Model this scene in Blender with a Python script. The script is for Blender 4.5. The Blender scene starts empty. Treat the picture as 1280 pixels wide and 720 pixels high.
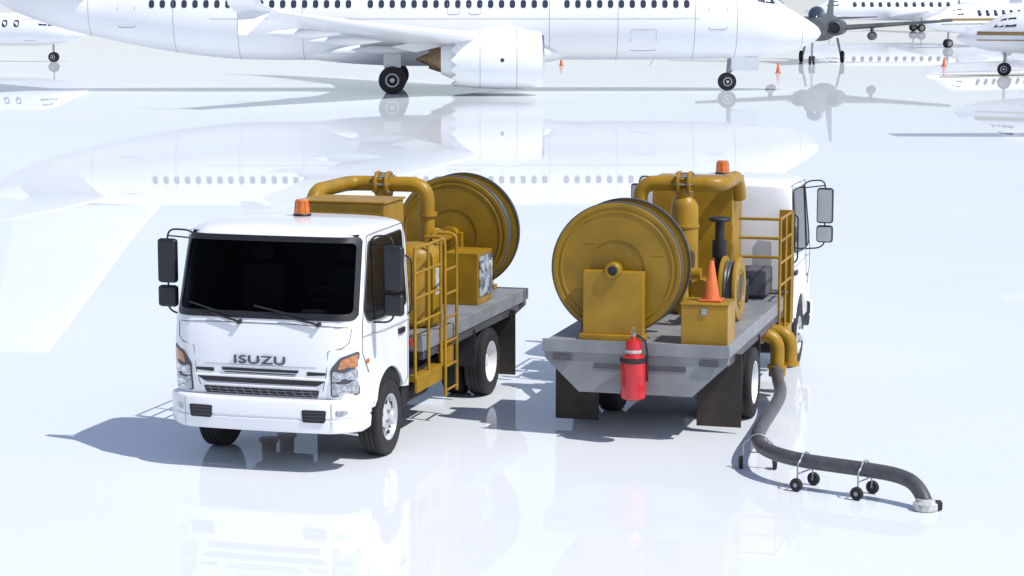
import bpy, bmesh, math, random
from mathutils import Vector, Matrix
random.seed(4)
R=math.radians
scene=bpy.context.scene
COL=scene.collection

# ---------------------------------------------------------------- materials
def mat(name,c,rough=.5,metal=0,spec=.5,var=.0,scale=6.0,bump=0.0,coat=0,emis=None,c2=None,bscale=None):
    m=bpy.data.materials.new(name); m.use_nodes=True
    nt=m.node_tree; b=nt.nodes['Principled BSDF']
    b.inputs['Roughness'].default_value=rough; b.inputs['Metallic'].default_value=metal
    b.inputs['Specular IOR Level'].default_value=spec
    b.inputs['Coat Weight'].default_value=coat; b.inputs['Coat Roughness'].default_value=.05
    tc=nt.nodes.new('ShaderNodeTexCoord')
    n=nt.nodes.new('ShaderNodeTexNoise'); n.inputs['Scale'].default_value=scale; n.inputs['Detail'].default_value=6
    nt.links.new(tc.outputs['Object'],n.inputs['Vector'])
    r=nt.nodes.new('ShaderNodeValToRGB'); r.color_ramp.elements[0].position=.35; r.color_ramp.elements[1].position=.7
    d=c2 if c2 else [max(0,x*(1-var)) for x in c]
    r.color_ramp.elements[0].color=(*d,1); r.color_ramp.elements[1].color=(*c,1)
    nt.links.new(n.outputs['Fac'],r.inputs['Fac']); nt.links.new(r.outputs['Color'],b.inputs['Base Color'])
    if bump:
        n2=nt.nodes.new('ShaderNodeTexNoise'); n2.inputs['Scale'].default_value=bscale or scale*8; n2.inputs['Detail'].default_value=4
        nt.links.new(tc.outputs['Object'],n2.inputs['Vector'])
        bp=nt.nodes.new('ShaderNodeBump'); bp.inputs['Strength'].default_value=bump; bp.inputs['Distance'].default_value=.01
        nt.links.new(n2.outputs['Fac'],bp.inputs['Height']); nt.links.new(bp.outputs['Normal'],b.inputs['Normal'])
    if emis:
        b.inputs['Emission Color'].default_value=(*emis,1); b.inputs['Emission Strength'].default_value=.15
    return m
WHITE=mat('white_paint',(.81,.81,.81),.26,var=.05,scale=2,coat=.4)
AWHITE=mat('aircraft_white',(.81,.815,.82),.35,var=.05,scale=.4,coat=.2)
YEL=mat('mustard_paint',(.39,.215,.009),.42,var=.32,scale=3,bump=.08,spec=.4)
YELD=mat('mustard_paint_reel',(.31,.178,.009),.45,var=.32,scale=2.5,bump=.08,spec=.35)
GREY=mat('deck_grey',(.26,.27,.28),.5,var=.28,scale=3,bump=.1)
GREYD=mat('deck_grey_dark',(.08,.08,.09),.5,var=.2,scale=6)
BLACK=mat('black_plastic',(.016,.016,.018),.45,var=.3,scale=9)
LINING=mat('cab_lining_grey',(.045,.045,.05),.8,var=.3,scale=9)
CHAS=mat('chassis_black',(.018,.018,.02),.6,var=.4,scale=5)
RUB=mat('tyre_rubber',(.020,.020,.021),.75,var=.35,scale=14,bump=.3)
RIM=mat('rim_steel',(.62,.62,.64),.35,var=.15,scale=8,metal=.3)
FLAP=mat('mudflap',(.045,.032,.025),.7,var=.5,scale=5,bump=.3)
CHROME=mat('chrome',(.75,.76,.78),.12,metal=1,var=.1)
LENS=mat('lamp_lens',(.62,.64,.67),.12,metal=.6,var=.6,scale=22,coat=1)
ORANGE=mat('amber_lens',(.66,.18,.02),.25,var=.5,scale=26,coat=.6,emis=(.8,.15,.01))
TURN=mat('turn_signal_lens',(.62,.24,.08),.2,var=.5,scale=30,coat=.8)
CONE=mat('cone_orange',(.70,.15,.03),.5,var=.25,scale=10)
RED=mat('red_paint',(.60,.010,.013),.28,var=.25,scale=6,coat=.6)
REDL=mat('red_lens',(.5,.01,.01),.25,var=.3,scale=20)
HOSE=mat('hose_rubber',(.09,.09,.095),.42,var=.3,scale=12,bump=.2)
LINE=mat('panel_gap',(.09,.09,.10),.6)
LINEL=mat('panel_line_light',(.32,.33,.35),.6)
WIN=mat('aircraft_window',(.03,.04,.06),.2)
BRONZE=mat('exhaust_bronze',(.26,.17,.10),.35,metal=.8,var=.3)
STEEL=mat('steel_grey',(.35,.36,.38),.4,metal=.5,var=.2)
MIR=mat('mirror_face',(.52,.54,.56),.15,metal=.1,var=.1)
SEAT=mat('seat_fabric',(.07,.07,.075),.9,var=.3,scale=30)
MIL=mat('military_grey',(.09,.105,.11),.55,var=.5,scale=1.2)
GOLD=mat('gold_paint',(.34,.22,.08),.35,var=.15,metal=.3)
DSIDE=mat('side_glass',(.006,.007,.008),.08,spec=.3)
LAB=mat('label_white',(.62,.62,.58),.6,var=.4,scale=25)
GLASS=bpy.data.materials.new('tinted_glass'); GLASS.use_nodes=True
nt=GLASS.node_tree; nt.nodes.clear()
o=nt.nodes.new('ShaderNodeOutputMaterial'); t=nt.nodes.new('ShaderNodeBsdfTransparent'); t.inputs[0].default_value=(.36,.38,.39,1)
g=nt.nodes.new('ShaderNodeBsdfGlossy'); g.inputs['Roughness'].default_value=.02; g.inputs['Color'].default_value=(.6,.65,.7,1)
fr=nt.nodes.new('ShaderNodeFresnel'); fr.inputs[0].default_value=1.13
mx=nt.nodes.new('ShaderNodeMixShader'); nt.links.new(fr.outputs[0],mx.inputs[0]); nt.links.new(t.outputs[0],mx.inputs[1]); nt.links.new(g.outputs[0],mx.inputs[2]); nt.links.new(mx.outputs[0],o.inputs[0])
PANEL=bpy.data.materials.new('instrument_panel'); PANEL.use_nodes=True
nt=PANEL.node_tree; b=nt.nodes['Principled BSDF']; tc=nt.nodes.new('ShaderNodeTexCoord')
v=nt.nodes.new('ShaderNodeTexVoronoi'); v.distance='CHEBYCHEV'; v.inputs['Scale'].default_value=11
r=nt.nodes.new('ShaderNodeValToRGB'); r.color_ramp.interpolation='CONSTANT'
for p,c in ((.0,(.20,.28,.36)),(.35,(.36,.40,.43)),(.55,(.06,.09,.13)),(.76,(.5,.5,.5)),(.86,(.22,.17,.13))):
    e=r.color_ramp.elements.new(p); e.color=(*c,1)
nt.links.new(tc.outputs['Object'],v.inputs['Vector']); nt.links.new(v.outputs['Color'],r.inputs['Fac']); nt.links.new(r.outputs['Color'],b.inputs['Base Color']); b.inputs['Roughness'].default_value=.4

# ---------------------------------------------------------------- helpers
def empty(name,loc,yaw=0):
    e=bpy.data.objects.new(name,None); COL.objects.link(e); e.location=loc; e.rotation_euler=(0,0,R(yaw)); e.empty_display_size=.3
    return e
def mo(name,vs,fs,m,parent=None,smooth=True,ang=35,bevel=0,seg=2):
    me=bpy.data.meshes.new(name); me.from_pydata([tuple(v) for v in vs],[],fs)
    bm=bmesh.new(); bm.from_mesh(me); bmesh.ops.recalc_face_normals(bm,faces=bm.faces); bm.to_mesh(me); bm.free()
    me.materials.append(m)
    if smooth:
        me.polygons.foreach_set('use_smooth',[True]*len(me.polygons)); me.set_sharp_from_angle(angle=R(ang))
    ob=bpy.data.objects.new(name,me); COL.objects.link(ob)
    if parent: ob.parent=parent
    if bevel:
        md=ob.modifiers.new('bevel','BEVEL'); md.width=bevel; md.segments=seg; md.limit_method='ANGLE'; md.angle_limit=R(35); md.harden_normals=True
    return ob
def box(name,lo,hi,m,parent,bevel=.008,rot=None):
    c=[(a+b)/2 for a,b in zip(lo,hi)]; s=[abs(b-a)/2 for a,b in zip(lo,hi)]
    vs=[(x*s[0],y*s[1],z*s[2]) for x in(-1,1) for y in(-1,1) for z in(-1,1)]
    fs=[(0,1,3,2),(4,6,7,5),(0,4,5,1),(2,3,7,6),(0,2,6,4),(1,5,7,3)]
    ob=mo(name,vs,fs,m,parent,bevel=bevel); ob.location=c
    if rot: ob.rotation_euler=rot
    return ob
def basis(ax):
    ax=Vector(ax).normalized(); h=Vector((0,0,1)) if abs(ax.z)<.9 else Vector((1,0,0))
    u=ax.cross(h).normalized(); w=ax.cross(u).normalized(); return ax,u,w
def lathe(name,prof,org,ax,m,parent,seg=32,ang=35,cap=True):
    a,u,w=basis(ax); org=Vector(org); vs=[];fs=[]
    for (r,h) in prof:
        for i in range(seg):
            t=2*math.pi*i/seg; vs.append(org+a*h+u*(r*math.cos(t))+w*(r*math.sin(t)))
    n=len(prof)
    for j in range(n-1):
        for i in range(seg):
            k=(i+1)%seg; fs.append((j*seg+i,j*seg+k,(j+1)*seg+k,(j+1)*seg+i))
    if cap:
        fs.append(tuple(range(seg))); fs.append(tuple((n-1)*seg+i for i in range(seg)))
    return mo(name,vs,fs,m,parent,ang=ang)
def cyl(name,p0,p1,r,m,parent,seg=20,r2=None,bev=.0):
    p0=Vector(p0);p1=Vector(p1);L=(p1-p0).length; r2=r if r2 is None else r2
    if bev: pr=[(r-bev,0),(r,bev),(r2,L-bev),(r2-bev,L)]
    else: pr=[(r,0),(r2,L)]
    return lathe(name,pr,p0,p1-p0,m,parent,seg)
def roundpoly(pts,rad,n=8,closed=False):
    P=[Vector(p) for p in pts]; out=[]
    N=len(P)
    for i in range(N):
        if not closed and i in(0,N-1): out.append(P[i]); continue
        a,b,c=P[i-1],P[i],P[(i+1)%N]
        r1=min(rad,(a-b).length*.49); r2=min(rad,(c-b).length*.49)
        s=b+(a-b).normalized()*r1; e=b+(c-b).normalized()*r2
        for k in range(n+1):
            t=k/n; out.append(s*(1-t)**2+b*2*t*(1-t)+e*t*t)
    return out
def tube(name,pts,r,m,parent,rad=0,closed=False,res=4,n=8):
    P=roundpoly(pts,rad,n,closed) if rad else [Vector(p) for p in pts]
    cu=bpy.data.curves.new(name,'CURVE'); cu.dimensions='3D'; cu.bevel_depth=r; cu.bevel_resolution=res; cu.use_fill_caps=True
    s=cu.splines.new('POLY'); s.points.add(len(P)-1)
    for q,p in zip(s.points,P): q.co=(*p,1)
    s.use_cyclic_u=closed; s.use_smooth=True
    cu.materials.append(m)
    ob=bpy.data.objects.new(name,cu); COL.objects.link(ob)
    if parent: ob.parent=parent
    return ob
def rloop(pts,rad):
    P=roundpoly([(p[0],p[1],0) for p in subdivlong(pts)],rad,5,True)
    return [(p.x,p.y) for p in P]
def subdivlong(pts):
    out=[]
    for i in range(len(pts)):
        a=pts[i]; b=pts[(i+1)%len(pts)]; L=math.hypot(b[0]-a[0],b[1]-a[1]); out.append(a)
        if L>.5:
            k=max(3,int(L/.22))
            for j in range(k): 
                t=(j+.5)/k
                out.append((a[0]+(b[0]-a[0])*t,a[1]+(b[1]-a[1])*t))
    return out
def patch(name,loop,fn,off,m,parent,depth=.02,rings=6,hole=None):
    cx=sum(p[0] for p in loop)/len(loop); cz=sum(p[1] for p in loop)/len(loop); n=len(loop); vs=[];fs=[]
    for p in loop: vs.append(fn(p[0],p[1],off-depth))
    sc=[1-i/rings for i in range(rings)]+[.001] if not hole else [1]
    for s in sc:
        for p in loop: vs.append(fn(cx+(p[0]-cx)*s,cz+(p[1]-cz)*s,off))
    if hole:
        for p in hole: vs.append(fn(p[0],p[1],off))
        for p in hole: vs.append(fn(p[0],p[1],off-depth))
    k=len(vs)//n
    for j in range(k-1):
        for i in range(n):
            q=(i+1)%n; fs.append((j*n+i,j*n+q,(j+1)*n+q,(j+1)*n+i))
    return mo(name,vs,fs,m,parent,ang=40)

# ---------------------------------------------------------------- truck
def hw(z):
    if z<1.5: return 1.0-.02*max(0,(1.0-z))
    return 1.0-.045*min(1,(z-1.5)/.9)
FP=[(1.0,.60),(1.02,.72),(1.05,.95),(1.055,1.12),(1.04,1.32),(1.01,1.50),(.975,1.58),(.74,2.31),(.705,2.36),(.65,2.40),(.52,2.435)]
WB,WT=6,7
def pf(z):
    for (y0,z0),(y1,z1) in zip(FP,FP[1:]):
        if z<=z1: 
            t=(z-z0)/(z1-z0); return y0+(y1-y0)*t
    return FP[-1][0]
def fd(u):
    u=abs(u); return -.04*u*u-.15*max(0,(u-.76)/.24)**2
def F(x,z,off):
    return (x,pf(z)+fd(min(1,abs(x)/hw(z)))+off,z)
def bumpy(x):
    a=abs(x); return 1.15-.05*a*a-(.22*((a-.72)/.31)**2 if a>.72 else 0)
def Bf(x,z,off): return (x,bumpy(x)+.012+off,z)

def wheel(name,x,y,side,parent,rear=False):
    e=bpy.data.objects.new(name,None); COL.objects.link(e); e.parent=parent; e.location=(x,y,.40); e.empty_display_size=.1
    ax=(side,0,0); w=.115
    xs=[0] if not rear else [0,-.30]
    for xo in xs:
        pr=[(.235,-w+.01),(.25,-w-.003),(.32,-w-.008),(.375,-w+.004),(.393,-w+.02)]
        for k in range(4):
            a=-w+.035+k*.048
            pr+=[(.398,a),(.398,a+.036),(.388,a+.038),(.388,a+.046)]
        pr+=[(.398,w-.03),(.393,w-.018),(.375,w-.004),(.34,w+.006),(.335,w+.003),(.32,w+.008),(.25,w+.003),(.235,w-.01),(.235,-w+.01)]
        lathe('tyre',pr,(xo*side,0,0),ax,RUB,e,seg=56,cap=False,ang=28)
    if not rear:
        pr=[(.236,-.1),(.236,.095),(.243,.112),(.228,.112),(.215,.085),(.20,.06),(.175,.062),(.13,.10),(.10,.115),(.085,.118),(.08,.15),(.07,.165),(.045,.17),(.002,.17)]
    else:
        pr=[(.236,-.1),(.236,.095),(.243,.112),(.228,.112),(.215,.085),(.205,.0),(.185,-.045),(.14,-.05),(.11,-.045),(.09,-.03),(.085,.05),(.07,.065),(.002,.068)]
    lathe('rim',pr,(0,0,0),ax,RIM if not rear else WHITE,e,seg=40,cap=False,ang=25)
    for k in range(6):
        t=k*math.pi/3+.3; h=.085 if not rear else -.044
        cyl('rim_hole',(side*(h-.015),.165*math.cos(t),.165*math.sin(t)),(side*(h+.004),.165*math.cos(t),.165*math.sin(t)),.026,BLACK,e,12)
        t+=.5; h=.117 if not rear else -.046
        cyl('wheel_nut',(side*(h-.01),.105*math.cos(t),.105*math.sin(t)),(side*(h+.022),.105*math.cos(t),.105*math.sin(t)),.014,STEEL,e,6)
    return e

def truck(loc,yaw):
    T=empty('fuel_dispenser_truck',loc,yaw)
    arch=[]
    for k in range(13):
        a=R(156-k*(132/12)); arch.append((.50*math.cos(a),.44+.50*math.sin(a)))
    prof=list(FP)+[(.2,2.455),(-.45,2.455),(-.58,2.43),(-.66,2.36),(-.69,2.2),(-.70,1.5),(-.70,.62)]+arch+[(.60,.585)]
    us=[-1,-.99,-.975,-.94,-.88,-.76,-.5,-.25,0,.25,.5,.76,.88,.94,.975,.99,1]
    n=len(prof); vs=[];fs=[]
    for u in us:
        for (y,z) in prof:
            w=min(1,max(0,(y-.2)/.4)); 
            yy=y+fd(u)*w; zz=z
            if z>2.33: zz=z-.045*abs(u)**8-.012*abs(u)**2
            if y<-.5: yy=yy+.05*abs(u)**8
            vs.append((u*hw(z),yy,zz))
    for j in range(len(us)-1):
        for i in range(n):
            k=(i+1)%n
            if i==WB and -.98<us[j] and us[j+1]<.98: continue
            fs.append((j*n+i,j*n+k,(j+1)*n+k,(j+1)*n+i))
    fs.append(tuple(range(n))); fs.append(tuple((len(us)-1)*n+i for i in range(n)))
    mo('cab_shell',vs,fs,WHITE,T,ang=38,bevel=.018,seg=3)
    a=[(-.93,.62,1.15),(.93,.62,1.15),(.93,-.6,1.15),(-.93,-.6,1.15),(-.89,.62,2.36),(.89,.62,2.36),(.89,-.6,2.36),(-.89,-.6,2.36)]
    mo('cab_lining',a,[(0,1,2,3),(4,5,6,7),(2,3,7,6),(0,3,7,4),(1,2,6,5)],LINING,T,smooth=False)
    box('dashboard',(-.90,.5,1.2),(.90,.82,1.50),LINING,T,.05)
    box('instrument_binnacle',(-.66,.42,1.46),(-.26,.62,1.58),LINING,T,.03)
    for x in(-.48,.5):
        box('seat_back',(x-.25,-.35,1.3),(x+.25,-.22,1.94),SEAT,T,.06); box('headrest',(x-.13,-.33,1.96),(x+.13,-.23,2.13),SEAT,T,.045)
    lathe('steering_wheel',[(.185,-.012),(.197,0),(.185,.012),(.173,0),(.185,-.012)],(-.46,.36,1.66),(0,-.75,.66),SEAT,T,cap=False)
    tube('steering_spoke',[(-.64,.36,1.66),(-.46,.37,1.64),(-.28,.36,1.66)],.014,SEAT,T); tube('steering_column',[(-.46,.37,1.64),(-.46,.60,1.46)],.025,BLACK,T)
    outer=rloop([(-.97,1.535),(.97,1.535),(.93,2.34),(-.93,2.34)],.08)
    inner=rloop([(-.93,1.60),(.93,1.60),(.895,2.285),(-.895,2.285)],.06)
    patch('windshield_frame',outer,F,.012,BLACK,T,depth=.03,hole=inner)
    patch('windshield_glass',inner,F,-.002,GLASS,T,depth=.001,rings=8)
    for x0,x1,zz in((.22,.80,1.67),(-.62,.08,1.66)):
        tube('wiper_arm',[F(x0,1.50,.03),F(x0+(x1-x0)*.55,1.575,.045)],.011,BLACK,T)
        tube('wiper_blade',[F(x0+(x1-x0)*q,1.535+(zz-1.535)*q,.03) for q in(.12,.4,.7,1)],.009,BLACK,T)
        cyl('wiper_pivot',F(x0,1.50,-.02),F(x0,1.50,.05),.022,BLACK,T)
    tube('panel_gap_top',[F(x*.1,1.492-.03*abs(x*.1)**3,.001) for x in range(-9,10)],.004,LINE,T)
    for s in(-1,1):
        tube('panel_gap_side',[F(s*.93,1.46,.001),F(s*.915,1.32,.001),F(s*.86,1.27,.001),F(s*.72,1.235,.001),F(s*.70,1.0,.001),F(s*.66,.84,.001)],.0035,LINE,T)
    tube('panel_gap_low',[F(x*.1,1.07,.001) for x in range(-6,7)],.0025,LINEL,T)
    # headlamps
    for s in(-1,1):
        L=rloop([(s*.74,.775),(s*.99,.79),(s*.995,1.235),(s*.84,1.175),(s*.745,1.06)],.03)
        patch('headlamp_housing',L,F,.006,GREYD,T)
        patch('headlamp_turn_lens',rloop([(s*.82,1.055),(s*.985,1.075),(s*.985,1.205),(s*.85,1.15)],.02),F,.012,TURN,T,.01)
        patch('headlamp_lens_upper',rloop([(s*.76,.93),(s*.985,.95),(s*.985,1.06),(s*.768,1.035)],.02),F,.012,LENS,T,.01)
        patch('headlamp_lens_lower',rloop([(s*.757,.79),(s*.985,.805),(s*.985,.94),(s*.758,.92)],.02),F,.012,LENS,T,.01)
        for q,(xx,zz) in enumerate(((.82,.98),(.915,.995),(.86,.86))):
            p=F(s*xx,zz,.006); lathe('headlamp_reflector',[(.042,0),(.042,.008),(.033,.010),(.020,.004),(.002,.006)],p,(s*(.12+.3*(q==1)),1,0),CHROME,T,20)
        for zz in(.83,.89): tube('headlamp_rib',[F(s*.765,zz-.01,.014),F(s*.86,zz,.014),F(s*.97,zz+.01,.014)],.004,STEEL,T)
    # grille
    def slot(nm,x,z0,z1,m=BLACK,tr=.04,off=.008): 
        patch(nm,rloop([(-x+tr,z0),(x-tr,z0),(x,z1),(-x,z1)],.012),F,off,m,T,.012,3)
    slot('grille_slot_upper',.42,.985,1.035)
    slot('grille_slot_middle',.69,.885,.935,tr=.08)
    slot('grille_slot_lower',.62,.765,.835,CHAS,tr=.02)
    for k in range(13):
        x=-.54+k*.09; tube('grille_mesh_bar',[F(x-.02,.77,.012),F(x+.02,.83,.012)],.0035,STEEL,T,res=1)
    for zz in(.785,.815): tube('grille_mesh_bar',[F(x*.1,zz,.012) for x in range(-6,7)],.003,STEEL,T,res=1)
    tube('grille_trim_upper',[F(x*.1,.96-.012*abs(x*.1),.010) for x in range(-7,8)],.014,WHITE,T)
    tube('grille_trim_middle',[F(x*.1,.862,.010) for x in range(-6,7)],.013,WHITE,T)
    tube('grille_chrome_strip',[F(x*.1,1.005,.014) for x in range(-4,5)],.006,CHROME,T)
    for s in(-1,1): patch('grille_side_slot',rloop([(s*.50,.985),(s*.69,.995),(s*.70,1.02),(s*.50,1.025)],.01),F,.006,BLACK,T,.012,3)
    tcu=bpy.data.curves.new('badge','FONT'); tcu.body='ISUZU'; tcu.size=.118; tcu.extrude=.006; tcu.offset=.0015; tcu.align_x='CENTER'; tcu.space_character=1.1
    tb=bpy.data.objects.new('badge',tcu); COL.objects.link(tb); tb.parent=T; tb.location=(0,1.062,1.085); tb.rotation_euler=(R(92),0,R(180)); tb.scale=(1.62,1,1); tcu.materials.append(GREYD)
    # bumper
    xs=[-1.03,-1.015,-.98,-.92,-.84,-.74,-.5,-.25,0,.25,.5,.74,.84,.92,.98,1.015,1.03]
    path=[(-1.03,.66,(-1,0)),(-1.035,.80,(-1,0))]+[(x,bumpy(x),None) for x in xs]+[(1.035,.80,(1,0)),(1.03,.66,(1,0))]
    sec=[(-.10,.415),(-.02,.42),(.0,.44),(.010,.545),(.0,.56),(.0,.572),(.012,.585),(.012,.715),(0,.738),(-.03,.75),(-.10,.75)]
    vs=[];fs=[]
    for i,(x,y,nn) in enumerate(path):
        if nn is None:
            x2,y2=path[min(i+1,len(path)-1)][:2]; x1,y1=path[i-1][:2]; d=Vector((x2-x1,y2-y1)).normalized(); nn=(-d.y,d.x)
        for (of,z) in sec: vs.append((x+nn[0]*of,y+nn[1]*of,z))
    m_=len(sec)
    for i in range(len(path)-1):
        for j in range(m_-1): fs.append((i*m_+j,i*m_+j+1,(i+1)*m_+j+1,(i+1)*m_+j))
    mo('front_bumper',vs,fs,WHITE,T,ang=32)
    for s in(-1,1):
        patch('bumper_vent',rloop([(s*.49,.535),(s*.72,.535),(s*.735,.66),(s*.48,.66)],.02),Bf,.006,BLACK,T,.01,3)
        for zz in(.565,.60,.635): tube('bumper_vent_bar',[Bf(s*.50,zz,.008),Bf(s*.71,zz,.008)],.003,GREYD,T,res=1)
        patch('bumper_marker_lamp',rloop([(s*.83,.59),(s*.97,.60),(s*.97,.67),(s*.82,.66)],.02),Bf,.004,LENS,T,.01,3)
        tube('bumper_seam',[Bf(s*.79,.45,.002),Bf(s*.785,.735,.002)],.003,LINEL,T)
    box('front_valance',(-.72,.78,.40),(.72,.98,.78),CHAS,T,.02)
    # sides
    for s in(-1,1):
        def S(y,z,off,s=s): return (s*(hw(z)+off),y,z)
        wl=rloop([(.72,1.60),(.50,2.28),(-.50,2.30),(-.54,1.52),(.25,1.48),(.62,1.50)],.05)
        patch('door_window',wl,S,.006,DSIDE,T,.012,5)
        tube('door_window_seal',[S(p[0],p[1],.004) for p in wl],.010,BLACK,T,closed=True,res=2)
        tube('window_divider',[S(.44,1.50,.008),S(.42,2.27,.008)],.010,BLACK,T)
        tube('door_gap',[S(.80,1.44,.001),S(.76,1.60,.001),S(.54,2.35,.001),S(-.57,2.37,.001),S(-.61,1.4,.001),S(-.60,.72,.001),S(-.50,.66,.001)],.004,LINE,T)
        tube('door_gap_front',[S(.80,1.44,.001),S(.80,1.20,.001),S(.62,.98,.001)],.004,LINE,T)
        tube('door_crease',[S(.80,1.36,.000),S(.0,1.34,.0),S(-.68,1.34,.0)],.004,LINEL,T)
        box('door_handle',(s*1.0-.012,-.50,1.22),(s*1.0+.02,-.32,1.28),BLACK,T,.008)
        patch('side_repeater',rloop([(.70,1.08),(.62,1.08),(.62,1.12),(.70,1.12)],.01),S,.008,ORANGE,T,.01,2)
        tube('wheel_arch_lip',[(s*1.0,.505*math.cos(R(a)),.44+.505*math.sin(R(a))) for a in range(24,160,8)],.014,WHITE,T)
        box('arch_liner',(s*.98,-.46,.62),(s*.55,.46,.93),CHAS,T,.05)
        box('cab_step',(s*.97,-.68,.40),(s*.60,-.50,.62),CHAS,T,.02)
        MY=.48
        tube('mirror_bracket',[(s*.95,MY-.08,2.28),(s*1.02,MY-.02,2.34),(s*1.18,MY+.03,2.35),(s*1.23,MY+.03,2.30),(s*1.23,MY+.03,1.52),(s*1.16,MY,1.47),(s*.995,MY-.04,1.46)],.010,BLACK,T,rad=.05)
        tube('mirror_bracket_upper',[(s*.95,MY-.06,2.25),(s*1.22,MY+.03,2.28)],.008,BLACK,T)
        for nm,z0,z1 in(('mirror_main',1.79,2.25),('mirror_wide',1.54,1.765)):
            box(nm,(s*1.125,MY-.02,z0),(s*1.34,MY+.07,z1),BLACK,T,.035)
            patch(nm+'_face',rloop([(s*1.142,z0+.02),(s*1.323,z0+.02),(s*1.323,z1-.02),(s*1.142,z1-.02)],.03),lambda a_,b_,o_:(a_,.457-o_,b_),.0,MIR,T,.004,2)
        tube('grab_handle',[(s*1.0,-.60,1.40),(s*1.045,-.60,1.44),(s*1.045,-.60,1.98),(s*.975,-.60,2.02)],.011,BLACK,T,rad=.04)
    lathe('beacon_base',[(.095,0),(.095,.02),(.088,.03)],(0,-.15,2.45),(0,0,1),BLACK,T,24)
    lathe('beacon_lens',[(.085,.03),(.082,.10),(.076,.105),(.078,.112),(.072,.165),(.06,.178),(.002,.182)],(0,-.15,2.45),(0,0,1),ORANGE,T,24)
    for k in range(8):
        t=k*math.pi/4; tube('beacon_rib',[(.086*math.cos(t),-.15+.086*math.sin(t),2.485),(.075*math.cos(t),-.15+.075*math.sin(t),2.61)],.004,REDL,T,res=1)
    # ---- chassis
    for x in(-.38,.38): box('frame_rail',(x-.04,-5.0,.60),(x+.04,.9,.86),CHAS,T,.008)
    for y in(-1.2,-2.4,-4.4): box('cross_member',(-.34,y-.05,.64),(.34,y+.05,.80),CHAS,T)
    box('engine_block',(-.33,-.55,.45),(.33,.5,.95),CHAS,T,.04)
    cyl('front_axle',(-.8,-.02,.38),(.8,-.02,.38),.05,CHAS,T); cyl('rear_axle',(-.8,-3.6,.40),(.8,-3.6,.40),.07,CHAS,T)
    lathe('differential',[(.06,-.2),(.17,-.1),(.17,.1),(.06,.2)],(0,-3.6,.42),(0,1,0),CHAS,T); cyl('drive_shaft',(0,-.6,.55),(0,-3.4,.45),.045,CHAS,T)
    for s in(-1,1):
        wheel('front_wheel',s*.885,-.02,s,T); wheel('rear_wheel',s*.91,-3.6,s,T,True)
        box('leaf_spring',(s*.48,-4.2,.42),(s*.42,-2.9,.50),CHAS,T)
        box('mud_flap',(s*.55,-4.60,.07),(s*1.04,-4.575,.88),FLAP,T,.004)
        box('mud_flap_bracket',(s*.43,-4.57,.78),(s*1.0,-4.53,.84),CHAS,T,.004)
        box('rear_wheel_guard',(s*.60,-3.08,.42),(s*.99,-3.05,.86),CHAS,T,.004)
    box('fuel_tank',(-.93,-1.55,.38),(-.46,-.85,.72),CHAS,T,.06)
    box('battery_box',(.46,-1.6,.40),(.92,-.95,.74),CHAS,T,.03)
    # ---- deck
    box('deck',(-.985,-5.22,.90),(.985,-1.15,1.055),GREY,T,.006)
    box('deck_side_channel',(-.97,-5.0,.80),(-.90,-1.2,.899),GREYD,T); box('deck_side_channel',(.90,-5.0,.80),(.97,-1.2,.899),GREYD,T)
    y0,y1=-5.225,-5.15
    pts=[(-1.0,1.05),(1.0,1.05),(1.0,.86),(.62,.50),(-.62,.50),(-1.0,.86)]
    vs=[(x,y0,z) for x,z in pts]+[(x,y1,z) for x,z in pts]; fs=[(0,1,2,3,4,5),(6,7,8,9,10,11)]+[(i,(i+1)%6,6+(i+1)%6,6+i) for i in range(6)]
    mo('rear_apron',vs,fs,GREY,T,bevel=.006).location=(0,-.004,0)
    box('rear_apron_slot',(-.45,-5.236,.765),(.55,-5.222,.825),GREYD,T,.003)
    box('deck_rear_lip',(-1.02,-5.25,.93),(1.02,-5.222,1.068),GREY,T,.004)
    for s in(-1,1):
        box('tail_lamp',(s*.70,-5.262,.84),(s*.90,-5.24,.90),GREYD,T,.006)
    # ---- hose reel (axis along Y)
    cx,cz=-.28,1.81
    fl=[(.05,0),(.30,0),(.31,.008),(.60,.008),(.61,.018),(.625,.018),(.635,.008),(.655,.008),(.665,.020),(.70,.020),(.712,.012),(.712,-.03),(.69,-.035),(.05,-.02)]
    lathe('reel_flange_rear',fl,(cx,-4.92,cz),(0,-1,0),YELD,T,72,ang=25)
    lathe('reel_flange_front',fl,(cx,-4.44,cz),(0,1,0),YELD,T,72,ang=25)
    for y in(-4.905,-4.455): lathe('reel_rim_band',[(.712,-.026),(.724,-.026),(.724,.026),(.712,.026)],(cx,y,cz),(0,1,0),GREYD,T,72,cap=False)
    cyl('reel_drum',(cx,-4.90,cz),(cx,-4.46,cz),.33,YELD,T,40)
    for k in range(4):
        y=-4.82+k*.095
        tube('wound_hose',[(cx+.60*math.cos(t*math.pi/20),y,cz+.60*math.sin(t*math.pi/20)) for t in range(40)],.045,HOSE,T,closed=True)
    box('reel_stand_rear',(cx-.33,-5.10,1.056),(cx+.33,-4.97,1.80),YEL,T,.008)
    box('reel_stand_foot',(cx-.36,-5.16,1.056),(cx+.36,-4.95,1.12),YEL,T,.008)
    lathe('reel_hub_rear',[(.05,0),(.085,0),(.09,.02),(.09,.13),(.078,.145),(.055,.145),(.05,.10)],(cx,-5.0,cz),(0,-1,0),YELD,T,28,cap=False)
    cyl('reel_hub_bore',(cx,-5.0,cz),(cx,-5.12,cz),.052,BLACK,T)
    box('reel_stand_front',(cx-.16,-4.38,1.056),(cx+.16,-4.30,1.85),YEL,T,.008)
    lathe('reel_hub_front',[(.09,0),(.09,.18),(.12,.18),(.12,.21),(.07,.21),(.07,.40)],(cx,-4.44,cz),(0,1,0),YEL,T,28)
    tube('reel_feed_pipe',[(cx,-4.08,cz),(cx,-3.75,cz),(cx,-3.75,1.2)],.07,YEL,T,rad=.14)
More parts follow.
